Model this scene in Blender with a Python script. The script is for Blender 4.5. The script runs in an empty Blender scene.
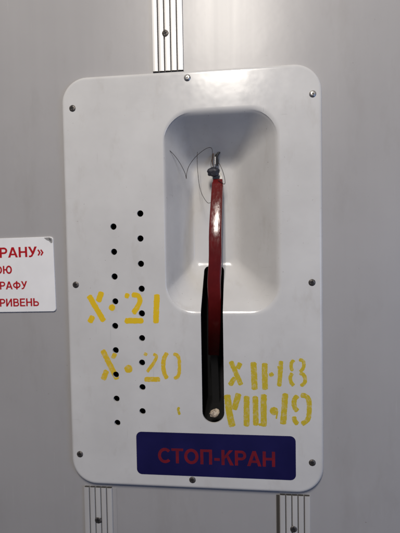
import bpy, bmesh, math, random
from mathutils import Vector, Matrix, Euler, noise

random.seed(7)
S = 0.001                      # everything below is written in millimetres
sc = bpy.context.scene
col = sc.collection

# ------------------------------------------------------------------ camera
cam_d = bpy.data.cameras.new('camera')
cam = bpy.data.objects.new('camera', cam_d)
col.objects.link(cam)
cam.location = (.0504, -.3971, .0326)
cam.rotation_euler = (1.5324, .0165, .1012)
cam_d.sensor_width = 36
cam_d.lens = 27.0
cam_d.clip_start = .01
cam_d.clip_end = 50
cam_d.dof.use_dof = True
cam_d.dof.focus_distance = .378
cam_d.dof.aperture_fstop = 6.3
sc.camera = cam

# ------------------------------------------------------------------ world, lamps, exposure
world = bpy.data.worlds.new('World')
sc.world = world
world.use_nodes = True
wn = world.node_tree
bg = wn.nodes['Background']
tc = wn.nodes.new('ShaderNodeTexCoord')
sx = wn.nodes.new('ShaderNodeSeparateXYZ')
wr = wn.nodes.new('ShaderNodeValToRGB')
mr = wn.nodes.new('ShaderNodeMapRange')
mr.inputs['From Min'].default_value = -1
mr.inputs['From Max'].default_value = 1
wn.links.new(tc.outputs['Generated'], sx.inputs[0])
wn.links.new(sx.outputs['Z'], mr.inputs['Value'])
wn.links.new(mr.outputs[0], wr.inputs[0])
wn.links.new(wr.outputs[0], bg.inputs['Color'])
wr.color_ramp.elements[0].position = .2
wr.color_ramp.elements[0].color = (.008, .01, .035, 1)
wr.color_ramp.elements[1].position = .9
wr.color_ramp.elements[1].color = (.5, .48, .48, 1)
e = wr.color_ramp.elements.new(.5)
e.color = (.19, .215, .37, 1)
bg.inputs['Strength'].default_value = .33


def area(name, loc, target, sx_, sy_, power, color):
    d = bpy.data.lights.new(name, 'AREA')
    d.shape = 'RECTANGLE'
    d.size, d.size_y = sx_, sy_
    d.energy = power
    d.color = color
    o = bpy.data.objects.new(name, d)
    col.objects.link(o)
    o.location = loc
    o.rotation_euler = (Vector(target) - Vector(loc)).to_track_quat('-Z', 'Y').to_euler()
    return o


# a two-tube ceiling lamp and a cool window low on the right
area('ceiling_lamp_tube', (-.035, -.95, .82), (0.0, 0, .08), .035, .42, 6.5, (1, .932, .845))
area('ceiling_lamp_tube', (.045, -.95, .82), (0.02, 0, .08), .035, .42, 6.5, (1, .932, .845))
area('window_light', (.9, -.8, -.08), (.13, 0, -.27), .45, .5, 2.2, (.36, .56, 1))
sc.view_settings.view_transform = 'Standard'
sc.view_settings.look = 'None'
sc.view_settings.gamma = 1
sc.view_settings.exposure = 0.0

CAM_R = cam.rotation_euler.to_matrix()


def at(px, py, Y=0.0):
    """point on the plane y = Y (mm) behind a measured photo pixel, in mm"""
    d = CAM_R @ Vector(((px - 200) / 400, (266.5 - py) / 400, -1))
    t = (Y * S - cam.location.y) / d.y
    p = cam.location + d * t
    return p.x / S, p.z / S


# ------------------------------------------------------------------ materials
def mat(name, base, rough=.4, metal=0, coat=0, ior=1.45):
    m = bpy.data.materials.new(name)
    m.use_nodes = True
    b = m.node_tree.nodes['Principled BSDF']
    b.inputs['Base Color'].default_value = (*base, 1)
    b.inputs['Roughness'].default_value = rough
    b.inputs['Metallic'].default_value = metal
    b.inputs['Coat Weight'].default_value = coat
    b.inputs['Coat Roughness'].default_value = .08
    b.inputs['IOR'].default_value = ior
    return m


def nd(m, t, **kw):
    n = m.node_tree.nodes.new(t)
    for k, v in kw.items():
        setattr(n, k, v)
    return n


def coords(m, scale=(1, 1, 1)):
    t = nd(m, 'ShaderNodeTexCoord')
    mp = nd(m, 'ShaderNodeMapping')
    mp.inputs['Scale'].default_value = scale
    m.node_tree.links.new(t.outputs['Object'], mp.inputs['Vector'])
    return mp.outputs['Vector']


def noise_tex(m, vec, scale, detail=3, rough=.5):
    n = nd(m, 'ShaderNodeTexNoise')
    n.inputs['Scale'].default_value = scale
    n.inputs['Detail'].default_value = detail
    n.inputs['Roughness'].default_value = rough
    m.node_tree.links.new(vec, n.inputs['Vector'])
    return n.outputs['Fac']


def ramp(m, fac, stops):
    r = nd(m, 'ShaderNodeValToRGB')
    m.node_tree.links.new(fac, r.inputs[0])
    el = r.color_ramp.elements
    el[0].position, el[0].color = stops[0][0], (*stops[0][1], 1)
    el[1].position, el[1].color = stops[-1][0], (*stops[-1][1], 1)
    for p, c in stops[1:-1]:
        x = el.new(p)
        x.color = (*c, 1)
    return r.outputs[0]


def mix(m, fac, a, b, mode='MIX'):
    n = nd(m, 'ShaderNodeMix', data_type='RGBA', blend_type=mode)
    L = m.node_tree.links
    for sock, v in ((n.inputs[0], fac), (n.inputs[6], a), (n.inputs[7], b)):
        if isinstance(v, (int, float)):
            sock.default_value = v
        elif isinstance(v, tuple):
            sock.default_value = (*v, 1)
        else:
            L.new(v, sock)
    return n.outputs[2]


def setin(m, name, out):
    m.node_tree.links.new(out, m.node_tree.nodes['Principled BSDF'].inputs[name])


def bump(m, fac, strength, dist):
    b = nd(m, 'ShaderNodeBump')
    b.inputs['Strength'].default_value = strength
    b.inputs['Distance'].default_value = dist
    m.node_tree.links.new(fac, b.inputs['Height'])
    setin(m, 'Normal', b.outputs[0])


# moulded gloss-white fibreglass with faint grime, specks and uneven gelcoat
M_shell = mat('white_gelcoat', (.6, .59, .57), .3)
v = coords(M_shell)
n1 = noise_tex(M_shell, v, 14, 4, .6)
n2 = noise_tex(M_shell, v, 420, 2, .5)
base = ramp(M_shell, n1, [(.3, (.54, .535, .53)), (.7, (.62, .617, .612))])
specks = ramp(M_shell, n2, [(.735, (0, 0, 0)), (.765, (.5, .5, .5))])
scr = noise_tex(M_shell, coords(M_shell, (520, 520, 28)), 1.0, 2, .4)
scr2 = noise_tex(M_shell, coords(M_shell, (35, 60, 560)), 1.0, 2, .4)
smu = noise_tex(M_shell, coords(M_shell, (1, 1, .45)), 48, 5, .7)
base = mix(M_shell, ramp(M_shell, smu, [(.56, (0, 0, 0)), (.80, (.42,) * 3)]), base, (.42, .395, .36))
base = mix(M_shell, ramp(M_shell, scr, [(.735, (0, 0, 0)), (.77, (.22,) * 3)]), base, (.33, .32, .31))
base = mix(M_shell, ramp(M_shell, scr2, [(.735, (0, 0, 0)), (.77, (.2,) * 3)]), base, (.33, .32, .31))
setin(M_shell, 'Base Color', mix(M_shell, specks, base, (.17, .13, .11)))
setin(M_shell, 'Roughness', ramp(M_shell, noise_tex(M_shell, v, 60, 4, .6), [(.3, (.13,) * 3), (.75, (.25,) * 3)]))
bump(M_shell, noise_tex(M_shell, v, 50, 2, .5), .12, .0012)

# satin grey painted wall sheet with vertical wiping streaks
M_wall = mat('grey_wall_paint', (.36, .35, .34), .42, ior=1.45)
v = coords(M_wall, (60, 60, 2.2))
v2 = coords(M_wall)
st = noise_tex(M_wall, v, 1.0, 4, .6)
cl = noise_tex(M_wall, v2, 9, 4, .6)
b1 = ramp(M_wall, st, [(.3, (.352, .343, .345)), (.7, (.368, .36, .362))])
wb = mix(M_wall, .5, b1, ramp(M_wall, cl, [(.3, (.335, .328, .33)), (.7, (.388, .38, .382))]))
wsm = noise_tex(M_wall, coords(M_wall, (1, 1, .3)), 22, 5, .7)
wb = mix(M_wall, ramp(M_wall, wsm, [(.54, (0, 0, 0)), (.8, (.5,) * 3)]), wb, (.29, .275, .265))
wsc = noise_tex(M_wall, coords(M_wall, (420, 420, 20)), 1.0, 2, .4)
wb = mix(M_wall, ramp(M_wall, wsc, [(.74, (0, 0, 0)), (.78, (.16,) * 3)]), wb, (.47, .46, .45))
wsp = noise_tex(M_wall, v2, 330, 2, .5)
wb = mix(M_wall, ramp(M_wall, wsp, [(.75, (0, 0, 0)), (.78, (.5,) * 3)]), wb, (.17, .15, .14))
setin(M_wall, 'Base Color', wb)
setin(M_wall, 'Roughness', ramp(M_wall, st, [(.3, (.31,) * 3), (.7, (.35,) * 3)]))
bump(M_wall, noise_tex(M_wall, v2, 30, 3, .55), .10, .0015)

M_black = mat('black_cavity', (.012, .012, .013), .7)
M_alu = mat('ribbed_white_aluminium', (.52, .51, .49), .36, .25)
v = coords(M_alu, (30, 30, 3))
setin(M_alu, 'Base Color', ramp(M_alu, noise_tex(M_alu, v, 3, 4), [(.3, (.54, .53, .52)), (.7, (.66, .65, .63))]))
M_groove = mat('dark_trim', (.06, .055, .05), .7)  # one dark tone for rib grooves, strip ends and a flange
M_screw = mat('oxidised_steel', (.16, .15, .145), .5, .6)
setin(M_screw, 'Base Color', ramp(M_screw, noise_tex(M_screw, coords(M_screw), 500, 3), [(.35, (.05, .045, .042)), (.65, (.17, .155, .145))]))
M_bright = mat('bright_steel', (.62, .6, .56), .28, .9)
setin(M_bright, 'Roughness', ramp(M_bright, noise_tex(M_bright, coords(M_bright), 700, 3), [(.3, (.2,) * 3), (.7, (.45,) * 3)]))
M_red = mat('dark_red_enamel', (.2, .012, .018), .16, 0, 0)
v = coords(M_red)
setin(M_red, 'Base Color', ramp(M_red, noise_tex(M_red, v, 45, 5, .65), [(.3, (.085, .007, .007)), (.68, (.125, .010, .010)), (.8, (.16, .02, .019))]))
setin(M_red, 'Roughness', ramp(M_red, noise_tex(M_red, coords(M_red, (1, 1, .3)), 420, 4, .7), [(.35, (.10,) * 3), (.7, (.27,) * 3)]))
bump(M_red, noise_tex(M_red, coords(M_red, (1, 1, .45)), 150, 3, .55), .2, .0008)
M_arm = mat('black_steel', (.02, .02, .022), .5, .3)
M_rust = mat('rusty_wire', (.10, .055, .035), .6, .3)
M_tongue = mat('dull_zinc', (.30, .295, .285), .5, .5)
M_lead = mat('lead_seal', (.035, .035, .045), .5, .3)
bump(M_lead, noise_tex(M_lead, coords(M_lead), 600, 3), .4, .0006)
M_wire = mat('dark_wire', (.06, .05, .045), .45, .6)
M_sign = mat('white_sign_plastic', (.74, .74, .75), .25)
setin(M_sign, 'Base Color', ramp(M_sign, noise_tex(M_sign, coords(M_sign), 40, 4), [(.3, (.78, .78, .79)), (.7, (.84, .84, .85))]))
M_signred = mat('red_sign_print', (.43, .008, .013), .35)
M_navy = mat('navy_vinyl', (.010, .009, .075), .38, ior=1.36)
setin(M_navy, 'Base Color', ramp(M_navy, noise_tex(M_navy, coords(M_navy), 24, 4), [(.3, (.008, .0075, .052)), (.7, (.013, .012, .076))]))
M_navyred = mat('red_vinyl_print', (.15, .011, .028), .4)
setin(M_navyred, 'Base Color', ramp(M_navyred, noise_tex(M_navyred, coords(M_navyred), 110, 3), [(.35, (.12, .009, .02)), (.65, (.18, .010, .019))]))


def paint_mat(name, c_thick, c_thin, lo, hi):
    m = mat(name, c_thick, .5)
    n = noise_tex(m, coords(m), 240, 5, .7)
    setin(m, 'Base Color', ramp(m, n, [(lo, c_thin), (hi, c_thick)]))
    return m


M_yel = paint_mat('yellow_stencil_paint', (.72, .48, .012), (.64, .53, .24), .29, .40)
M_yel2 = paint_mat('yellow_stencil_paint_worn', (.64, .44, .025), (.60, .50, .24), .30, .50)
M_olive = paint_mat('mustard_stencil_paint', (.52, .40, .025), (.57, .49, .26), .30, .50)
M_scrap = mat('beige_scrap', (.52, .43, .33), .85)
setin(M_scrap, 'Base Color', ramp(M_scrap, noise_tex(M_scrap, coords(M_scrap), 260, 4, .7), [(.35, (.22, .16, .12)), (.6, (.58, .5, .4))]))


# ------------------------------------------------------------------ object helpers
def new_obj(name, bm, mats, parent=None, smooth=None, loc=None):
    me = bpy.data.meshes.new(name)
    bmesh.ops.scale(bm, vec=(S, S, S), verts=bm.verts)
    bm.to_mesh(me)
    bm.free()
    for m in (mats if isinstance(mats, (list, tuple)) else [mats]):
        me.materials.append(m)
    o = bpy.data.objects.new(name, me)
    col.objects.link(o)
    if parent:
        o.parent = parent
    if loc:
        o.location = Vector(loc) * S
    if smooth is not None:
        shade(me, smooth)
    return o


def shade(me, deg):
    for p in me.polygons:
        p.use_smooth = True
    me.set_sharp_from_angle(angle=math.radians(deg))


def tag(o, label=None, cat=None, group=None, kind=None):
    for k, val in (('label', label), ('category', cat), ('group', group), ('kind', kind)):
        if val:
            o[k] = val
    return o


def empty(name, loc):
    o = bpy.data.objects.new(name, None)
    o.empty_display_size = .01
    col.objects.link(o)
    o.location = Vector(loc) * S
    return o


def apply_mods(o):
    dg = bpy.context.evaluated_depsgraph_get()
    dg.update()
    me = bpy.data.meshes.new_from_object(o.evaluated_get(dg))
    old = o.data
    o.modifiers.clear()
    o.data = me
    bpy.data.meshes.remove(old)


def cut(o, cutter):
    md = o.modifiers.new('cut', 'BOOLEAN')
    md.object = cutter
    md.operation = 'DIFFERENCE'
    md.solver = 'EXACT'


def rrect(x0, x1, z0, z1, r, k=10, s=8):
    """rounded rectangle as (x, z) points, counter-clockwise seen from the front, fixed count"""
    pts = []
    cs = [(x1 - r, z1 - r, 0), (x0 + r, z1 - r, 90), (x0 + r, z0 + r, 180), (x1 - r, z0 + r, 270)]
    for i, (cx, cz, a0) in enumerate(cs):
        arc = [(cx + r * math.cos(math.radians(a0 + 90 * j / k)), cz + r * math.sin(math.radians(a0 + 90 * j / k))) for j in range(k + 1)]
        pts += arc
        nx, nz, na = cs[(i + 1) % 4]
        q = (nx + r * math.cos(math.radians(na)), nz + r * math.sin(math.radians(na)))
        p = arc[-1]
        for j in range(1, s):
            t = j / s
            pts.append((p[0] + (q[0] - p[0]) * t, p[1] + (q[1] - p[1]) * t))
    return pts


def loft(bm, loops, cap_last=True, cap_first=False):
    rings = [[bm.verts.new(p) for p in lp] for lp in loops]
    n = len(rings[0])
    for a, b in zip(rings, rings[1:]):
        for i in range(n):
            bm.faces.new((a[i], a[(i + 1) % n], b[(i + 1) % n], b[i]))
    if cap_last:
        bm.faces.new(rings[-1])
    if cap_first:
        bm.faces.new(rings[0][::-1])
    return rings


def prism(bm, pts, y0, y1):
    """closed prism over (x, z) outline between y0 (front) and y1 (back)"""
    loft(bm, [[(x, y1, z) for x, z in pts], [(x, y0, z) for x, z in pts]], True, True)


def catmull(P, n=10):
    P = [Vector(p) for p in P]
    Q = [2 * P[0] - P[1]] + P + [2 * P[-1] - P[-2]]
    out = []
    for i in range(1, len(Q) - 2):
        a, b, c, d = Q[i - 1:i + 3]
        for j in range(n):
            t = j / n
            out.append(.5 * ((2 * b) + (c - a) * t + (2 * a - 5 * b + 4 * c - d) * t * t + (3 * b - a - 3 * c + d) * t ** 3))
    out.append(P[-1])
    return out


def sweep(bm, path, section, up=Vector((1, 0, 0))):
    """sweep a section [(a, b)] along path; a runs along 'up', b along the normal; section may be a function of t"""
    loops = []
    n = len(path)
    prev = None
    for i, p in enumerate(path):
        t = (path[min(i + 1, n - 1)] - path[max(i - 1, 0)]).normalized()
        u = (up - t * up.dot(t))
        if u.length < 1e-4:
            u = prev
        u = u.normalized()
        prev = u
        w = t.cross(u)
        sec = section(i / (n - 1)) if callable(section) else section
        loops.append([p + u * a + w * b for a, b in sec])
    loft(bm, loops, True, True)


def tube(bm, pts, r, k=8, n=10, up=Vector((0, 1, 0))):
    sec = [(r * math.cos(2 * math.pi * j / k), r * math.sin(2 * math.pi * j / k)) for j in range(k)]
    sweep(bm, catmull(pts, n), sec, up)


# ------------------------------------------------------------------ setting: the wall
WALL_Y = 6.0
bm = bmesh.new()
hx, hz0, hz1 = 112, -188, 190                      # opening in the wall behind the cover, out of sight
W = 900
xs = [-W, -hx, hx, W]
zs = [-W, hz0, hz1, W]
g = [[bm.verts.new((x, WALL_Y, z)) for z in zs] for x in xs]
for i in range(3):
    for j in range(3):
        if (i, j) != (1, 1):
            bm.faces.new((g[i][j], g[i + 1][j], g[i + 1][j + 1], g[i][j + 1]))
for f in list(bm.faces):
    f.normal_flip() if f.normal.y > 0 else None
tag(new_obj('wall', bm, M_wall), kind='structure')
bm = bmesh.new()                                   # dark hollow behind the opening
a = [(-hx - 4, -hz0 * 0 + hz0 - 4), (hx + 4, hz0 - 4), (hx + 4, hz1 + 4), (-hx - 4, hz1 + 4)]
loft(bm, [[(x, WALL_Y + .5, z) for x, z in a], [(x, 110, z) for x, z in a]], True)
tag(new_obj('wall_cavity', bm, M_black), kind='structure')

# ------------------------------------------------------------------ ribbed trim strips
PH = None


def screw_bm(r=3.0, dome=.9, depth=1.0, rot=0.3):
    """pan-head cross-slot screw facing -y, its rim at y = 0"""
    bm = bmesh.new()
    k = 28
    prof = [(r * 1.12, .55), (r * 1.12, .06), (r, -.08), (r * .93, -dome * .45), (r * .75, -dome * .8), (r * .45, -dome), (r * .2, -dome * 1.03)]
    loft(bm, [[(q * math.cos(2 * math.pi * j / k), y, q * math.sin(2 * math.pi * j / k)) for j in range(k)] for q, y in prof], True, True)
    # cross recess pressed in
    c, s_, w, l = math.cos(rot), math.sin(rot), r * (.12 if dome >= 1 else .2), r * (.4 if dome >= 1 else .6)
    cr = [(w, w), (w, l), (-w, l), (-w, w), (-l, w), (-l, -w), (-w, -w), (-w, -l), (w, -l), (w, -w), (l, -w), (l, w)]
    cb = bmesh.new()
    prism(cb, [(x * c - z * s_, x * s_ + z * c) for x, z in cr], -dome * 2, -dome + .52)
    return bm, cb


def make_screw(name, parent, loc, rot, dome, mats, r=3.0, label=None):
    bm, cb = screw_bm(r, dome, 1.0, rot)
    mats = [mats[0], M_black]
    o = new_obj(name, bm, mats, None)
    cu = new_obj('cutter', cb, mats)
    for p_ in cu.data.polygons:
        p_.material_index = 1
    bmf = bmesh.new()
    bmf.from_mesh(cu.data)
    bmesh.ops.recalc_face_normals(bmf, faces=bmf.faces)
    bmf.to_mesh(cu.data)
    bmf.free()
    bmf = bmesh.new()
    bmf.from_mesh(o.data)
    bmesh.ops.recalc_face_normals(bmf, faces=bmf.faces)
    bmf.to_mesh(o.data)
    bmf.free()
    cut(o, cu)
    apply_mods(o)
    lim = r * (.4 if dome >= 1 else .6) * 1.08 * S
    for p_ in o.data.polygons:
        c_ = p_.center
        rad = math.hypot(c_.x, c_.z)
        top = (-dome + (rad / S / r) ** 2 * dome * .75) * S
        p_.material_index = 1 if rad < lim and c_.y > top + .08 * S else 0
    shade(o.data, 40)
    me = cu.data
    bpy.data.objects.remove(cu)
    bpy.data.meshes.remove(me)
    o.parent = parent
    o.location = Vector(loc) * S
    if label:
        o['label'] = label
    return o


def strip(z_far, z_end, x0, x1, label, screw_at, flange=0):
    """five-ribbed extrusion running vertically, its open end at z_end next to the cover"""
    root = empty('trim_strip', ((x0 + x1) / 2, WALL_Y, z_end))
    tag(root, label, 'trim strip', 'ribbed trim strips above and below the cover')
    w = x1 - x0
    d = 1 if z_far > z_end else -1
    prof = [(-w / 2, 0)]
    nr = 5
    pit = w / nr
    for i in range(nr):
        a = -w / 2 + pit * i
        g_ = pit * .065
        lo, hi_ = (g_ if i else .25), (pit - g_ if i < nr - 1 else pit - .25)
        prof += [(a + lo, -1.0 if i else -.5), (a + lo + .12, -2.95), (a + lo + .5, -3.3), (a + pit * .35, -3.4), (a + pit * .65, -3.4),
                 (a + hi_ - .5, -3.3), (a + hi_ - .12, -2.95), (a + hi_, -1.0 if i < nr - 1 else -.5)]
    prof.append((w / 2, 0))
    bm = bmesh.new()
    va = [bm.verts.new((x, y, 0)) for x, y in prof]
    vb = [bm.verts.new((x, y, z_far - z_end)) for x, y in prof]
    for i in range(len(prof) - 1):
        f = bm.faces.new((va[i], va[i + 1], vb[i + 1], vb[i]))
        ys = (prof[i][1] + prof[i + 1][1]) / 2
        f.material_index = 1 if ys > -1.2 and 0 < i < len(prof) - 2 else 0
    # open end: thin rim around a face coloured dark for the hollow's shade
    inner = [(x * .985, min(y + .7, -.05)) for x, y in prof]
    ve = [bm.verts.new((x, y, d * .15)) for x, y in inner]
    for i in range(len(prof) - 1):
        f = bm.faces.new((va[i + 1], va[i], ve[i], ve[i + 1]))
        f.material_index = 0
    f = bm.faces.new(ve)
    f.material_index = 1
    bmesh.ops.recalc_face_normals(bm, faces=bm.faces)
    new_obj('ribbed_profile', bm, [M_alu, M_groove], root, 28)
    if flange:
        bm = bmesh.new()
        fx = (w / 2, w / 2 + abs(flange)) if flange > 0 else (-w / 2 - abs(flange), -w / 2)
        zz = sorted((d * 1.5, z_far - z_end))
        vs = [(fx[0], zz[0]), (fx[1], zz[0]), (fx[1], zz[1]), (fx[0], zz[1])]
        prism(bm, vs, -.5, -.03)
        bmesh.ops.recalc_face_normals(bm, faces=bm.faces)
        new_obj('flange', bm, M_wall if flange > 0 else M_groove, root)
    sxp, szp = screw_at
    make_screw('screw', root, (sxp - (x0 + x1) / 2, -3.3, szp - z_end), .5, .8, [M_screw], 3.4)
    return root


YS = WALL_Y - 3
xa, za = at(152.3, 70, YS)
xb, _ = at(183.6, 69, YS)
strip(560, at(168, 70.5, YS)[1], xa, xb, 'ribbed white metal trim strip running up the wall above the cover', at(165.4, 33.3, YS))
xa, xb = at(83.8, 495, YS)[0], at(112.2, 495, YS)[0]
strip(-560, at(98, 487.8, YS)[1], xa, xb, 'ribbed white metal trim strip below the rounded lower left corner of the cover', at(98.4, 520.3, YS), 4)
xa, xb = at(279.6, 505, YS)[0], at(310.5, 505, YS)[0]
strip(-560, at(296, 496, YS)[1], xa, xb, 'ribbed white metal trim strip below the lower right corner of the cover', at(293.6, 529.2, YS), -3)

# ------------------------------------------------------------------ the moulded cover
cover = empty('brake_cover', (0, WALL_Y, -211))
tag(cover, 'moulded white emergency brake cover screwed to the grey wall, with a deep lever recess', 'brake cover')
OFF = Vector((0, -WALL_Y, 211))                    # world mm -> cover mm

loops = []


def ring(x0, x1, z0, z1, r, y):
    loops.append([(x, y, z) for x, z in rrect(x0, x1, z0, z1, r, 12, 10)])


HX, HZ, RC = 130, 211, 27
ring(-HX, HX, -HZ, HZ, RC, WALL_Y + .3)
ring(-HX + .15, HX - .15, -HZ + .15, HZ - .15, RC, 3.6)
R = 3.6
for i in range(1, 9):
    a = math.radians(90 * i / 8)
    ins = .15 + R * (1 - math.cos(a))
    ring(-HX + ins, HX - ins, -HZ + ins, HZ - ins, RC - ins, R - R * math.sin(a))
ring(-HX + 4.6, HX - 4.6, -HZ + 4.6, HZ - 4.6, RC - 4.6, 0)
OX0, OX1, OZ0, OZ1 = -24.5, 87.5, -28.5, 170.0     # mouth of the recess
IL, IR, IT, IB, DEP = 21.5, 40.0, 40.5, 44.0, 50.0  # inset of its floor on each side, depth


def rec(u, y, vv=None):
    lim = lambda q: q
    r = (29 + (8 - 29) * min(max(u, 0), 1) ** .6) if u <= 1 else max(8 - (u - 1) * 10, 1.5)
    ring(OX0 + IL * u, OX1 - IR * u, OZ0 + IB * u, OZ1 - IT * u, r, y)


def qb(a, b, c, t):
    return a * (1 - t) ** 2 + 2 * b * t * (1 - t) + c * t * t


LP, FL = .075, .16
rec(-LP - .05, 0)
rec(-LP - .02, 0)
for i in range(9):
    t = i / 8
    u, y = qb(-LP, .0, LP, t), qb(0, 0, LP * .95, t)
    rec(u, DEP * y)
for i in range(1, 8):
    t = i / 8
    rec(LP + (1 - FL - LP) * t, DEP * (LP * .95 + (1 - FL - LP * .95) * t))
for i in range(11):
    t = i / 10
    rec(qb(1 - FL, 1, 1 + FL * .9, t), DEP * qb(1 - FL, 1, 1, t))
rec(1 + FL * .9 + .04, DEP)
rec(1.45, DEP)
bm = bmesh.new()
loft(bm, loops, True)
bmesh.ops.recalc_face_normals(bm, faces=bm.faces)
if sum(f.normal.y * f.calc_area() for f in bm.faces) > 0:
    bmesh.ops.reverse_faces(bm, faces=bm.faces)
shell = new_obj('shell', bm, [M_shell])
sm = shell.modifiers.new('t', 'SOLIDIFY')
sm.thickness = 2.2 * S
sm.offset = -1
sm.use_even_offset = True
apply_mods(shell)

# cutter: vent holes and the lever slot
vents = [(113.4, 226.6), (114, 251.8), (114.5, 276.6), (115.3, 301.4), (115.1, 326), (115.7, 350.3), (115.9, 374.7), (116.5, 398.8), (117.4, 422.9),
         (140.2, 213.5), (140.4, 238.5), (140.9, 263.8), (141.6, 288.8), (141.8, 313.5), (142, 338.2), (142, 362.7), (142.4, 387.3), (142.5, 411.4)]
HOLES = []
bm = bmesh.new()
for px, py in vents:
    cx, cz = at(px, py, 0)
    HOLES.append((cx, cz))
    k = 28
    rr_ = 3.25 + random.uniform(-.06, .06)
    prism(bm, [(cx + rr_ * math.cos(2 * math.pi * j / k), cz + rr_ * math.sin(2 * math.pi * j / k)) for j in range(k)], -8, 18)
SX0, SX1, SZ0, SZ1 = 9.8, 32.0, -141.5, 15.5
so = []
for j in range(25):
    a = math.pi + math.pi * j / 24
    so.append(((SX0 + SX1) / 2 + (SX1 - SX0) / 2 * math.cos(a), SZ0 + (SX1 - SX0) / 2 * (1 + math.sin(a))))
tr = 5
for cx, a0 in ((SX1 - tr, 0), (SX0 + tr, 90)):
    for j in range(7):
        a = math.radians(a0 + 15 * j)
        so.append((cx + tr * math.cos(a), SZ1 - tr + tr * math.sin(a)))
prism(bm, so, -8, 75)
bmesh.ops.recalc_face_normals(bm, faces=bm.faces)
cutter = new_obj('cutter', bm, M_black)
cut(shell, cutter)
apply_mods(shell)
shade(shell.data, 32)
shell.parent = cover
shell.location = OFF * S

# black box added behind the slot, its colour standing in for shade
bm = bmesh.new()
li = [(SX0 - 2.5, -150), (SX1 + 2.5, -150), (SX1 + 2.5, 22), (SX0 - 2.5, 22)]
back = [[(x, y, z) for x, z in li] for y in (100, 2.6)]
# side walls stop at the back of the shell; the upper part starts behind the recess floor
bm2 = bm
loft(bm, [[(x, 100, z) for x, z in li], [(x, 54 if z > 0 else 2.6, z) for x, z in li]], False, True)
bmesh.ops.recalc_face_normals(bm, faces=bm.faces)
new_obj('slot_shade_box', bm, M_black, cover, None, OFF)

# screws round the rim
for (px, py), rot, dome, m, lab in [((72.5, 108.3), .2, .7, M_screw, None), ((312.7, 93.8), .9, 1.0, M_bright, 'bright upper right screw'),
                                    ((75.8, 284.8), .5, .7, M_screw, None), ((312, 282.5), 1.2, .8, M_screw, None),
                                    ((80, 454.3), .1, .7, M_screw, None), ((312.3, 462.8), .7, .8, M_screw, None),
                                    ((192.5, 480), .4, .7, M_screw, None), ((187.3, 77.7), 1.3, 1.0, M_bright, 'bright screw at the middle of the top edge')]:
    x, z = at(px, py, 0)
    make_screw('screw', cover, Vector((x, -.25, z)) + OFF, rot, dome, [m], 3.0, lab)


# ------------------------------------------------------------------ lettering helpers
def ribbon_pts(P, w):
    """left and right edge points of a mitred ribbon along P [(x, z)]; w may be a list"""
    n = len(P)
    closed = (Vector(P[0]) - Vector(P[-1])).length < 1e-6
    Lf, Rt = [], []
    for i in range(n):
        p = Vector(P[i])
        a = Vector(P[i - 1]) if i else (Vector(P[-2]) if closed else None)
        b = Vector(P[i + 1]) if i < n - 1 else (Vector(P[1]) if closed else None)
        d1 = (p - a).normalized() if a is not None else (b - p).normalized()
        d2 = (b - p).normalized() if b is not None else d1
        n1, n2 = Vector((-d1.y, d1.x)), Vector((-d2.y, d2.x))
        m = (n1 + n2)
        m = m.normalized() if m.length > 1e-6 else n1
        ww = (w[i] if isinstance(w, (list, tuple)) else w) / 2 / max(m.dot(n1), .4)
        Lf.append(p + m * ww)
        Rt.append(p - m * ww)
    return Lf, Rt


def ell(cx, cz, rx, rz, a0, a1, n=28):
    return [(cx + rx * math.cos(math.radians(a0 + (a1 - a0) * i / n)), cz + rz * math.sin(math.radians(a0 + (a1 - a0) * i / n))) for i in range(n + 1)]


ST = .20      # stem of the bold letters, cap height 1


def bar(x0, z0, x1, z1):
    return ('poly', [(x0, z0), (x1, z0), (x1, z1), (x0, z1)])


def diag(xb, xt, z0=0, z1=1, w=.225):
    return ('poly', [(xb, z0), (xb + w, z0), (xt + w, z1), (xt, z1)])


def bowl(x0, x1, z0, z1, w=.18):
    r = (z1 - z0 - w) / 2
    cz = (z0 + z1) / 2
    cx = x1 - w / 2 - r
    return ('rib', [(x0, z1 - w / 2), (cx, z1 - w / 2)] + ell(cx, cz, r, r, 90, -90, 14)[1:-1] + [(cx, z0 + w / 2), (x0, z0 + w / 2)], w)


def ring_(x0, x1, z0=-.015, z1=1.015, w=.2):
    return ('rib', ell((x0 + x1) / 2, (z0 + z1) / 2, (x1 - x0 - w) / 2, (z1 - z0 - w) / 2, 90, 450, 40), w)


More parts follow.
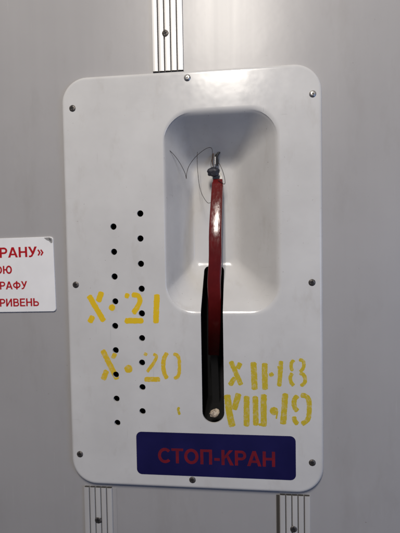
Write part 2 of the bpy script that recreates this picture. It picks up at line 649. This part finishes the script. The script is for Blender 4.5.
GL = {
    'С': ([('rib', ell(.47, .5, .37, .415, 42, 318, 34), .2)], .90),
    'Т': ([bar(0, .83, .78, 1), bar(.29, 0, .49, .83)], .83),
    'О': ([ring_(.02, .96)], 1.03),
    'П': ([bar(.05, 0, .25, 1), bar(.62, 0, .82, 1), bar(.25, .83, .62, 1)], .92),
    '-': ([bar(.04, .27, .40, .45)], .46),
    'К': ([bar(.05, 0, .25, 1), ('poly', [(.25, .40), (.25, .60), (.56, 1), (.80, 1)]), ('poly', [(.36, .56), (.60, 0), (.84, 0), (.50, .66)])], .87),
    'Р': ([bar(.05, 0, .25, 1), bowl(.25, .78, .36, 1)], .83),
    'А': ([('poly', [(0, 0), (.21, 0), (.555, 1), (.355, 1)]), ('poly', [(.71, 0), (.92, 0), (.565, 1), (.365, 1)]), bar(.24, .22, .68, .38)], .95),
    'Н': ([bar(.05, 0, .25, 1), bar(.64, 0, .84, 1), bar(.25, .42, .64, .59)], .93),
    'У': ([('poly', [(.30, .24), (.50, .24), (.82, 1), (.60, 1)]), ('poly', [(0, 1), (.22, 1), (.50, .40), (.38, .24)]),
           ('rib', [(.06, .07), (.2, .06), (.32, .12), (.40, .25)], .16)], .84),
    '»': ([('rib', [(.07, .68), (.24, .40), (.07, .12)], .14), ('rib', [(.33, .68), (.50, .40), (.33, .12)], .14)], .62),
    '«': ([('rib', [(.24, .68), (.07, .40), (.24, .12)], .14), ('rib', [(.50, .68), (.33, .40), (.50, .12)], .14)], .62),
    'Ю': ([bar(.05, 0, .25, 1), bar(.25, .42, .50, .59), ring_(.44, 1.26)], 1.32),
    'Ф': ([bar(.42, -.03, .62, 1.03), ('rib', ell(.52, .50, .41, .29, 90, 450, 36), .18)], 1.08),
    'И': ([bar(.05, 0, .25, 1), bar(.65, 0, .85, 1), ('poly', [(.25, .04), (.25, .34), (.65, .96), (.65, .66)])], .95),
    'В': ([bar(.05, 0, .25, 1), bowl(.25, .76, .44, 1, .165), bowl(.25, .82, 0, .60, .17)], .88),
    'Е': ([bar(.05, 0, .25, 1), bar(.25, .83, .74, 1), bar(.25, .43, .69, .59), bar(.25, 0, .76, .17)], .82),
    'Ь': ([bar(.05, 0, .25, 1), bowl(.25, .80, 0, .62, .175)], .86),
    'Г': ([bar(.05, 0, .25, 1), bar(.25, .83, .70, 1)], .72),
    'Ш': ([bar(.05, 0, .24, 1), bar(.47, 0, .66, 1), bar(.89, 0, 1.08, 1), bar(.24, 0, .47, .17), bar(.66, 0, .89, .17)], 1.17),
    'Т2': ([], .8),
}


def text_bm(txt, cap, width=None, xscale=1.0):
    """flat letters on the plane y = 0 facing -y, baseline z = 0, starting at x = 0; overlapping strokes lie 0.015 mm apart"""
    adv = [GL[c][1] for c in txt]
    tot = sum(adv) * cap * xscale
    if width:
        xscale *= width / tot
        tot = width
    bm = bmesh.new()
    x = 0
    for c, a in zip(txt, adv):
        for q, s_ in enumerate(GL[c][0]):
            y = -.018 * q
            tf = lambda p: (x + p[0] * cap * xscale, y, p[1] * cap)
            if s_[0] == 'poly':
                bm.faces.new([bm.verts.new(tf(p)) for p in s_[1]])
            else:
                Lf, Rt = ribbon_pts(s_[1], s_[2])
                closed = (Vector(s_[1][0]) - Vector(s_[1][-1])).length < 1e-6
                a_, b_ = [bm.verts.new(tf(p)) for p in Lf], [bm.verts.new(tf(p)) for p in Rt]
                for i in range(len(a_) - 1):
                    bm.faces.new((a_[i], b_[i], b_[i + 1], a_[i + 1]))
        x += a * cap * xscale
    for f in bm.faces:
        f.normal_update()
        if f.normal.y > 0:
            f.normal_flip()
    return bm, tot


# ------------------------------------------------------------------ blue name plate (a label stuck on the cover)
c0, c1, c2, c3 = at(136.3, 432), at(296.2, 436), at(137, 475), at(295.4, 479.3)
NX0, NX1 = (c0[0] + c2[0]) / 2, (c1[0] + c3[0]) / 2
NZ1, NZ0 = (c0[1] + c1[1]) / 2, (c2[1] + c3[1]) / 2
bm = bmesh.new()
prism(bm, rrect(NX0, NX1, NZ0, NZ1, 5.5, 8, 2), -.22, .2)
bmesh.ops.recalc_face_normals(bm, faces=bm.faces)
plate = new_obj('name_plate', bm, M_navy, cover, None, OFF)
plate['label'] = 'navy blue label with dark red lettering'
t0, t1 = at(158.2, 462.6), at(275.3, 465.2)
cap = at(216, 449)[1] - at(216, 464.0)[1]
bm, tot = text_bm('СТОП-КРАН', cap, t1[0] - t0[0] + cap * .08)
new_obj('lettering', bm, M_navyred, plate, None, (t0[0], -.26, t0[1]))

# ------------------------------------------------------------------ stencilled dates, cut where they meet a hole
STROKES = []


def stencil(label, mat_, strokes, org, sc_, fat=1.18):
    """strokes traced in a zoomed view: (points, width) with org and scale of that view"""
    whole = bmesh.new()
    for q, (P, w) in enumerate(strokes):
        bm = bmesh.new()
        pts = [at(org[0] + x / sc_, org[1] + y / sc_) for x, y in P]
        wm = w / sc_ * fat
        if len(pts) == 1:
            k = 20
            outl = [Vector((pts[0][0] + wm * .5 * math.cos(2 * math.pi * j / k), pts[0][1] + wm * .5 * math.sin(2 * math.pi * j / k))) for j in range(k)]
        else:
            if len(pts) > 2:
                cp = catmull([(x, z, 0) for x, z in pts], 8)
                pts = [(p.x, p.y) for p in cp]
            else:
                a, b = Vector(pts[0]), Vector(pts[1])
                pts = [tuple(a.lerp(b, j / 8)) for j in range(9)]
            Lf, Rt = ribbon_pts(pts, wm)
            d0 = (Vector(pts[0]) - Vector(pts[1])).normalized()
            d1 = (Vector(pts[-1]) - Vector(pts[-2])).normalized()
            bul = wm * .2
            n0, n1 = Vector((-d0.y, d0.x)) * wm / 2, Vector((-d1.y, d1.x)) * wm / 2
            e0 = [Vector(pts[0]) + d0 * bul * .75 + n0 * .62, Vector(pts[0]) + d0 * bul, Vector(pts[0]) + d0 * bul * .75 - n0 * .62]
            e1 = [Vector(pts[-1]) + d1 * bul * .75 + n1 * .62, Vector(pts[-1]) + d1 * bul, Vector(pts[-1]) + d1 * bul * .75 - n1 * .62]
            outl = Lf + e1 + Rt[::-1] + e0
        jit = min(1, wm / 3.6)
        # resample with ragged edge
        res = []
        for i in range(len(outl)):
            a, b = outl[i], outl[(i + 1) % len(outl)]
            n = max(1, int((b - a).length / .6))
            res += [a.lerp(b, j / n) for j in range(n)]
        rag = []
        for p in res:
            j1 = noise.noise_vector(Vector((p.x * .55, p.y * .55, q * 3.1)))
            j2 = noise.noise_vector(Vector((p.x * 1.9, p.y * 1.9, q * 1.7)))
            rag.append((p.x + (j1.x * .42 + j2.x * .24) * jit, p.y + (j1.y * .42 + j2.y * .24) * jit))
        y0 = -.05 - .006 * q
        prism(bm, rag, y0, .02)
        bmesh.ops.recalc_face_normals(bm, faces=bm.faces)
        part = new_obj('stroke', bm, mat_)
        plain = part.data.copy()
        x_lo, x_hi = min(p[0] for p in rag), max(p[0] for p in rag)
        z_lo, z_hi = min(p[1] for p in rag), max(p[1] for p in rag)
        near = any(x_lo - 4 < hx_ < x_hi + 4 and z_lo - 4 < hz_ < z_hi + 4 for hx_, hz_ in HOLES) or (x_lo < SX1 + 1 and x_hi > SX0 - 1)
        if near:
            cut(part, cutter)
            apply_mods(part)
        if any(abs(v_.co.y) > .0005 for v_ in part.data.vertices) or not part.data.vertices:
            part.data = plain
        whole.from_mesh(part.data)
        bpy.data.objects.remove(part)
    bmesh.ops.scale(whole, vec=(1 / S, 1 / S, 1 / S), verts=whole.verts)
    o = new_obj('stencil_mark', whole, mat_)
    o.parent = cover
    o.location = OFF * S
    o['label'] = label
    return o


Z1 = ((80, 280), 4.445)
stencil('yellow stencilled X 21', M_yel, [
    ([(41, 72), (104, 180)], 22), ([(95, 57), (82, 93)], 23), ([(56, 163), (44, 186)], 22), ([(142, 123)], 26),
    ([(212, 62), (206, 77)], 17), ([(234, 66), (257, 70), (266, 92), (255, 120), (238, 146)], 20), ([(203, 181), (277, 181)], 22),
    ([(342, 68), (337, 188)], 22)], *Z1)
stencil('yellow stencilled X 20', M_yel2, [
    ([(102, 316), (164, 438)], 22), ([(156, 328), (147, 346)], 17), ([(118, 405), (104, 440)], 22), ([(215, 395)], 32),
    ([(293, 326), (290, 334)], 15), ([(328, 330), (340, 340), (330, 365), (300, 406)], 13), ([(290, 442), (352, 442)], 19),
    ([(386, 326), (376, 342), (371, 365), (371, 395), (376, 418), (386, 436)], 17), ([(418, 329), (432, 335), (440, 350), (442, 385), (440, 415), (433, 430), (420, 437)], 13)], *Z1)
Z2 = ((210, 340), 3.333)
stencil('faded mustard stencilled XII 18', M_olive, [
    ([(70, 73), (103, 148)], 13), ([(101, 79), (92, 94)], 13), ([(82, 127), (67, 149)], 13), ([(145, 77), (149, 163)], 16),
    ([(182, 80), (183, 163)], 15), ([(202, 112), (207, 119)], 12), ([(237, 72), (231, 153)], 12), ([(227, 88), (229, 96)], 5),
    ([(279, 68), (272, 76), (270, 88), (274, 102)], 9), ([(273, 112), (268, 124), (270, 140), (278, 151)], 10), ([(299, 66), (309, 70), (313, 82), (310, 95), (301, 105)], 9), ([(301, 110), (312, 116), (317, 130), (314, 144), (304, 152)], 10)], *Z2, 1.25)
stencil('mustard stencilled VIII 19', M_olive, [
    ([(58, 186), (64, 240), (74, 286)], 17), ([(95, 181), (81, 230)], 15), ([(122, 190), (122, 285)], 15), ([(151, 190), (153, 283)], 14),
    ([(179, 184), (179, 285)], 15), ([(163, 282), (171, 282)], 7), ([(213, 237)], 21), ([(251, 181), (244, 278)], 15), ([(225, 238), (221, 262)], 4),
    ([(291, 187), (283, 196), (280, 210), (282, 224), (290, 236)], 12), ([(280, 258), (283, 270), (291, 279)], 12), ([(305, 184), (319, 187), (328, 198), (331, 225), (329, 255), (322, 270), (308, 279)], 12)], *Z2, 1.32)
stencil('small leftover yellow paint dash', M_olive, [([(195, 270), (193, 280), (198, 298)], 9)], (130, 340), 4)

# ------------------------------------------------------------------ red lever standing in the slot
x_top = at(217.6, 181, 34)[0]
x_mid = at(215.3, 255, 13)[0]
x_low = at(214.8, 320, 14)[0]
x_d1, x_d2, x_d3 = at(214.6, 318, 29)[0], at(214.3, 335, 47)[0], at(214.0, 351, 68)[0]
ctr = [(x_top, 39, at(217.6, 180.5, 36)[1]), ((x_top + x_mid) / 2 + .1, 26, 80), (x_mid + .2, 16.5, 52), (x_mid, 12.5, 24),
       (x_low, 13, 0), (x_low, 17.5, -21), (x_d1, 29, -43), (x_d2, 47, -65), (x_d3, 68, -86)]
lever = empty('brake_lever', (x_low, 68, -86))
tag(lever, 'curved dark red lever standing in the slot of the white recess', 'brake lever')
LO = -Vector((x_low, 68, -86))


def lev_sec(t):
    w = 6.0 + .75 * min(t * 2.2, 1)                # half width across
    h = 4.6                                        # half thickness
    r = 1.5
    if t < .012:
        w -= .7
        h -= .7
    pts = []
    for cx, cz, a0 in ((w - r, h - r, 0), (-w + r, h - r, 90), (-w + r, -h + r, 180), (w - r, -h + r, 270)):
        for j in range(6):
            a = math.radians(a0 + 18 * j)
            pts.append((cx + r * math.cos(a), cz + r * math.sin(a)))
    return pts


bm = bmesh.new()
path = catmull(ctr, 12)
sweep(bm, path, lev_sec)
bmesh.ops.recalc_face_normals(bm, faces=bm.faces)
new_obj('grip', bm, M_red, lever, 40, LO)
bm = bmesh.new()
ap = catmull([(x_d3, 63, -81), (x_d3, 73, -97), (x_d3 + .5, 77, -120), (x_d3 + 1, 79, -150)], 6)
sweep(bm, ap, [(4.2, 3.4), (-4.2, 3.4), (-4.2, -3.4), (4.2, -3.4)])
bmesh.ops.recalc_face_normals(bm, faces=bm.faces)
new_obj('lever_arm', bm, M_arm, lever, 30, LO)
# steel tongue on top with an eye for the seal wire
tx, ty, tz = ctr[0]
bm = bmesh.new()
tl = catmull([(tx, ty, tz - 4), (tx - .5, ty + 1.5, tz + 4), (tx - 1.5, ty + 3, tz + 9)], 6)
sweep(bm, tl, [(5.2, 1.1), (-5.2, 1.1), (-5.2, -1.1), (5.2, -1.1)])
bmesh.ops.recalc_face_normals(bm, faces=bm.faces)
new_obj('steel_tongue', bm, M_tongue, lever, 30, LO)

# ------------------------------------------------------------------ wire eye fixed to the cover, lead seal and seal wire
ex, ez = at(215.0, 158.5, 40)
bm = bmesh.new()
# small staple: two dark prongs standing out of the recess ceiling, and a bright sleeve between
tube(bm, [(ex + 2.2, 39, ez - 8), (ex + 2.7, 38.6, ez - 3), (ex + 2.2, 38.4, ez + 1), (ex + 3.4, 38.6, ez + 4.5), (ex + 5.2, 39.5, ez + 7), (ex + 4.4, 42, ez + 8.5), (ex + 3.2, 47, ez + 9)], 1.25, 8)
tube(bm, [(ex - .3, 41.5, ez - 6), (ex + .2, 41.5, ez), (ex + 1.4, 41.3, ez + 4.2), (ex + 3.2, 40.6, ez + 5.5)], 1.1, 8)
bmesh.ops.recalc_face_normals(bm, faces=bm.faces)
new_obj('hook', bm, M_arm, cover, 50, OFF)
bm = bmesh.new()
tube(bm, [(ex - 2.2, 39.5, ez - 8), (ex - 2.9, 39.2, ez - 3), (ex - 2.4, 39.4, ez + 2), (ex - 1.7, 40, ez + 6), (ex - 1.0, 42, ez + 10), (ex - .8, 48, ez + 12)], .62, 8)
bmesh.ops.recalc_face_normals(bm, faces=bm.faces)
new_obj('eyelet', bm, M_rust, cover, 50, OFF)
bm = bmesh.new()
k = 14
loft(bm, [[(ex + .35 + z * .04 + 1.25 * q * math.cos(2 * math.pi * j / k), 38.6 + 1.25 * q * math.sin(2 * math.pi * j / k), ez + z) for j in range(k)]
          for z, q in ((-7, .7), (-6.6, 1), (1.2, 1), (1.7, .7))], True, True)
bmesh.ops.recalc_face_normals(bm, faces=bm.faces)
new_obj('pin', bm, M_bright, cover, 30, OFF)

seal = empty('wire_seal', (*((lambda p: (p[0], 33, p[1]))(at(213.2, 172, 33))),))
tag(seal, 'dark lead seal on loose thin wire, hanging at the top end of the red lever', 'wire seal')
sxx, szz = at(213.2, 172.2, 33)
SO = -Vector(seal.location) / S
bm = bmesh.new()
bmesh.ops.create_icosphere(bm, subdivisions=4, radius=1)
for v_ in bm.verts:
    p = v_.co.copy()
    nse = noise.noise(p * 1.5 + Vector((2, 0, 1))) * .26 + noise.noise(p * 3.6) * .12
    v_.co = Vector((p.x * 6.6, p.y * 3.2, p.z * 5.0)) * (1 + nse)
new_obj('lead_seal', bm, M_lead, seal, 60)


def P(px, py, y):
    x, z = at(px, py, y)
    return (x, y, z)


def wire(pts, r=.30):
    bm = bmesh.new()
    tube(bm, [P(*p) for p in pts], r, 6, 10)
    bmesh.ops.recalc_face_normals(bm, faces=bm.faces)
    return new_obj('wire', bm, M_wire, seal, 60, SO)


wire([(161.5, 144.5, 6), (168, 149, 9), (175, 156, 13), (180.5, 164, 16), (185, 173, 18), (186.3, 178.5, 18.5), (186.6, 174, 19), (189, 166, 21), (195, 157.5, 24),
      (203, 150.5, 27), (209, 147.5, 29), (212, 149, 31), (212.3, 156, 32), (211, 164, 32.5), (212, 170, 33)], .29)
wire([(197.4, 152, 28), (197.2, 158, 27.5), (197.6, 170, 26), (199, 183, 24), (201.5, 193, 23), (206.0, 201, 25), (209.5, 203, 33), (215, 199, 38), (218.5, 190, 42), (217, 179, 43), (214.5, 172, 36)], .28)
wire([(214, 171, 32), (218, 163, 32), (221, 167, 30), (223.6, 174, 29), (225, 181, 29), (224, 184, 31), (218, 180, 33.2)], .33)

# ------------------------------------------------------------------ pale scrap at the bottom of the slot
px_, pz_ = at(214.5, 413.5, 10)
bm = bmesh.new()
bmesh.ops.create_icosphere(bm, subdivisions=3, radius=1)
for v_ in bm.verts:
    p = v_.co.copy()
    q = noise.cell_vector(p * 1.3 + Vector((3, 1, 2)))
    v_.co = Vector((p.x * 5.6, p.y * 4.2, p.z * 5.2)) * (.86 + noise.noise(p * 1.7 + Vector((5, 2, 1))) * .32 + noise.noise(p * 5) * .1)
    v_.co.x += v_.co.z * .25
scrap = new_obj('crumpled_scrap', bm, M_scrap, None, 18, (px_, 10, pz_))
tag(scrap, 'small crumpled beige scrap lodged in the rounded bottom end of the dark slot', 'scrap')

# ------------------------------------------------------------------ warning sign on the wall at the left
SY = WALL_Y - 1.6
k0, k1 = at(52.6, 236.6, SY), at(56.3, 311.5, SY)
ang = math.radians(.75)
sgw, sgh = 238, k0[1] - k1[1]
rx, rz = (k0[0] + k1[0]) / 2, (k0[1] + k1[1]) / 2
sign = empty('warning_sign', (rx, WALL_Y, rz))
sign.rotation_euler = (0, -ang, 0)
tag(sign, 'white plastic sign with four lines of red lettering on the wall left of the cover', 'sign')
bm = bmesh.new()
out = rrect(-sgw, 0, -sgh / 2, sgh / 2, 3.4, 6, 6)
ins = rrect(-sgw + .35, -.35, -sgh / 2 + .35, sgh / 2 - .35, 3.05, 6, 6)
loft(bm, [[(x, -.02, z) for x, z in out], [(x, -1.25, z) for x, z in out], [(x, -1.6, z) for x, z in ins]], True, True)
bmesh.ops.recalc_face_normals(bm, faces=bm.faces)
new_obj('sign_plate', bm, M_sign, sign, 20)


def sign_line(txt, right_px, base_py, cap_px, xs_=1.0):
    x1, z0 = at(right_px, base_py, SY)
    _, zt = at(right_px, base_py - cap_px, SY)
    cap = zt - z0
    bm, tot = text_bm(txt, cap, None, xs_)
    ca, sa = math.cos(ang), math.sin(ang)
    dx, dz = x1 - rx, z0 - rz
    lx, lz = dx * ca + dz * sa, -dx * sa + dz * ca
    new_obj('lettering', bm, M_signred, sign, None, (lx - tot, -1.66, lz))


sign_line('«СТОП-КРАНУ»', 44.2, 256.6, 10.4, 1.1)
sign_line('ОЮ', 12.6, 273.7, 8.1, .97)
sign_line('ШТРАФУ', 27.6, 289.0, 8.0)
sign_line('ГРИВЕНЬ', 39.6, 306.1, 8.0)
# torn upper right corner: bare grey backing and a lifted flake
bm = bmesh.new()
prism(bm, [(-9.8, sgh / 2 - .9), (-7.4, sgh / 2 - 3.2), (-4.6, sgh / 2 - 4.3), (-2.2, sgh / 2 - 6.8), (-.75, sgh / 2 - 6.0), (-.6, sgh / 2 - 3.3), (-1.6, sgh / 2 - 1.5), (-3.6, sgh / 2 - .6)], -1.72, -1.62)
bmesh.ops.recalc_face_normals(bm, faces=bm.faces)
new_obj('torn_corner', bm, mat('bare_backing', (.33, .325, .32), .5, .3), sign)
bm = bmesh.new()
loft(bm, [[(-4.6, -1.75, sgh / 2 - 1.0), (-1.5, -1.75, sgh / 2 - 1.7), (-2.0, -1.75, sgh / 2 - 4.2)],
          [(-4.4, -2.5, sgh / 2 - 1.6), (-2.2, -2.9, sgh / 2 - 2.0), (-2.4, -2.6, sgh / 2 - 3.8)]], True, True)
bmesh.ops.recalc_face_normals(bm, faces=bm.faces)
new_obj('flake', bm, M_bright, sign)

# ------------------------------------------------------------------ tidy up
me = cutter.data
bpy.data.objects.remove(cutter)
bpy.data.meshes.remove(me)
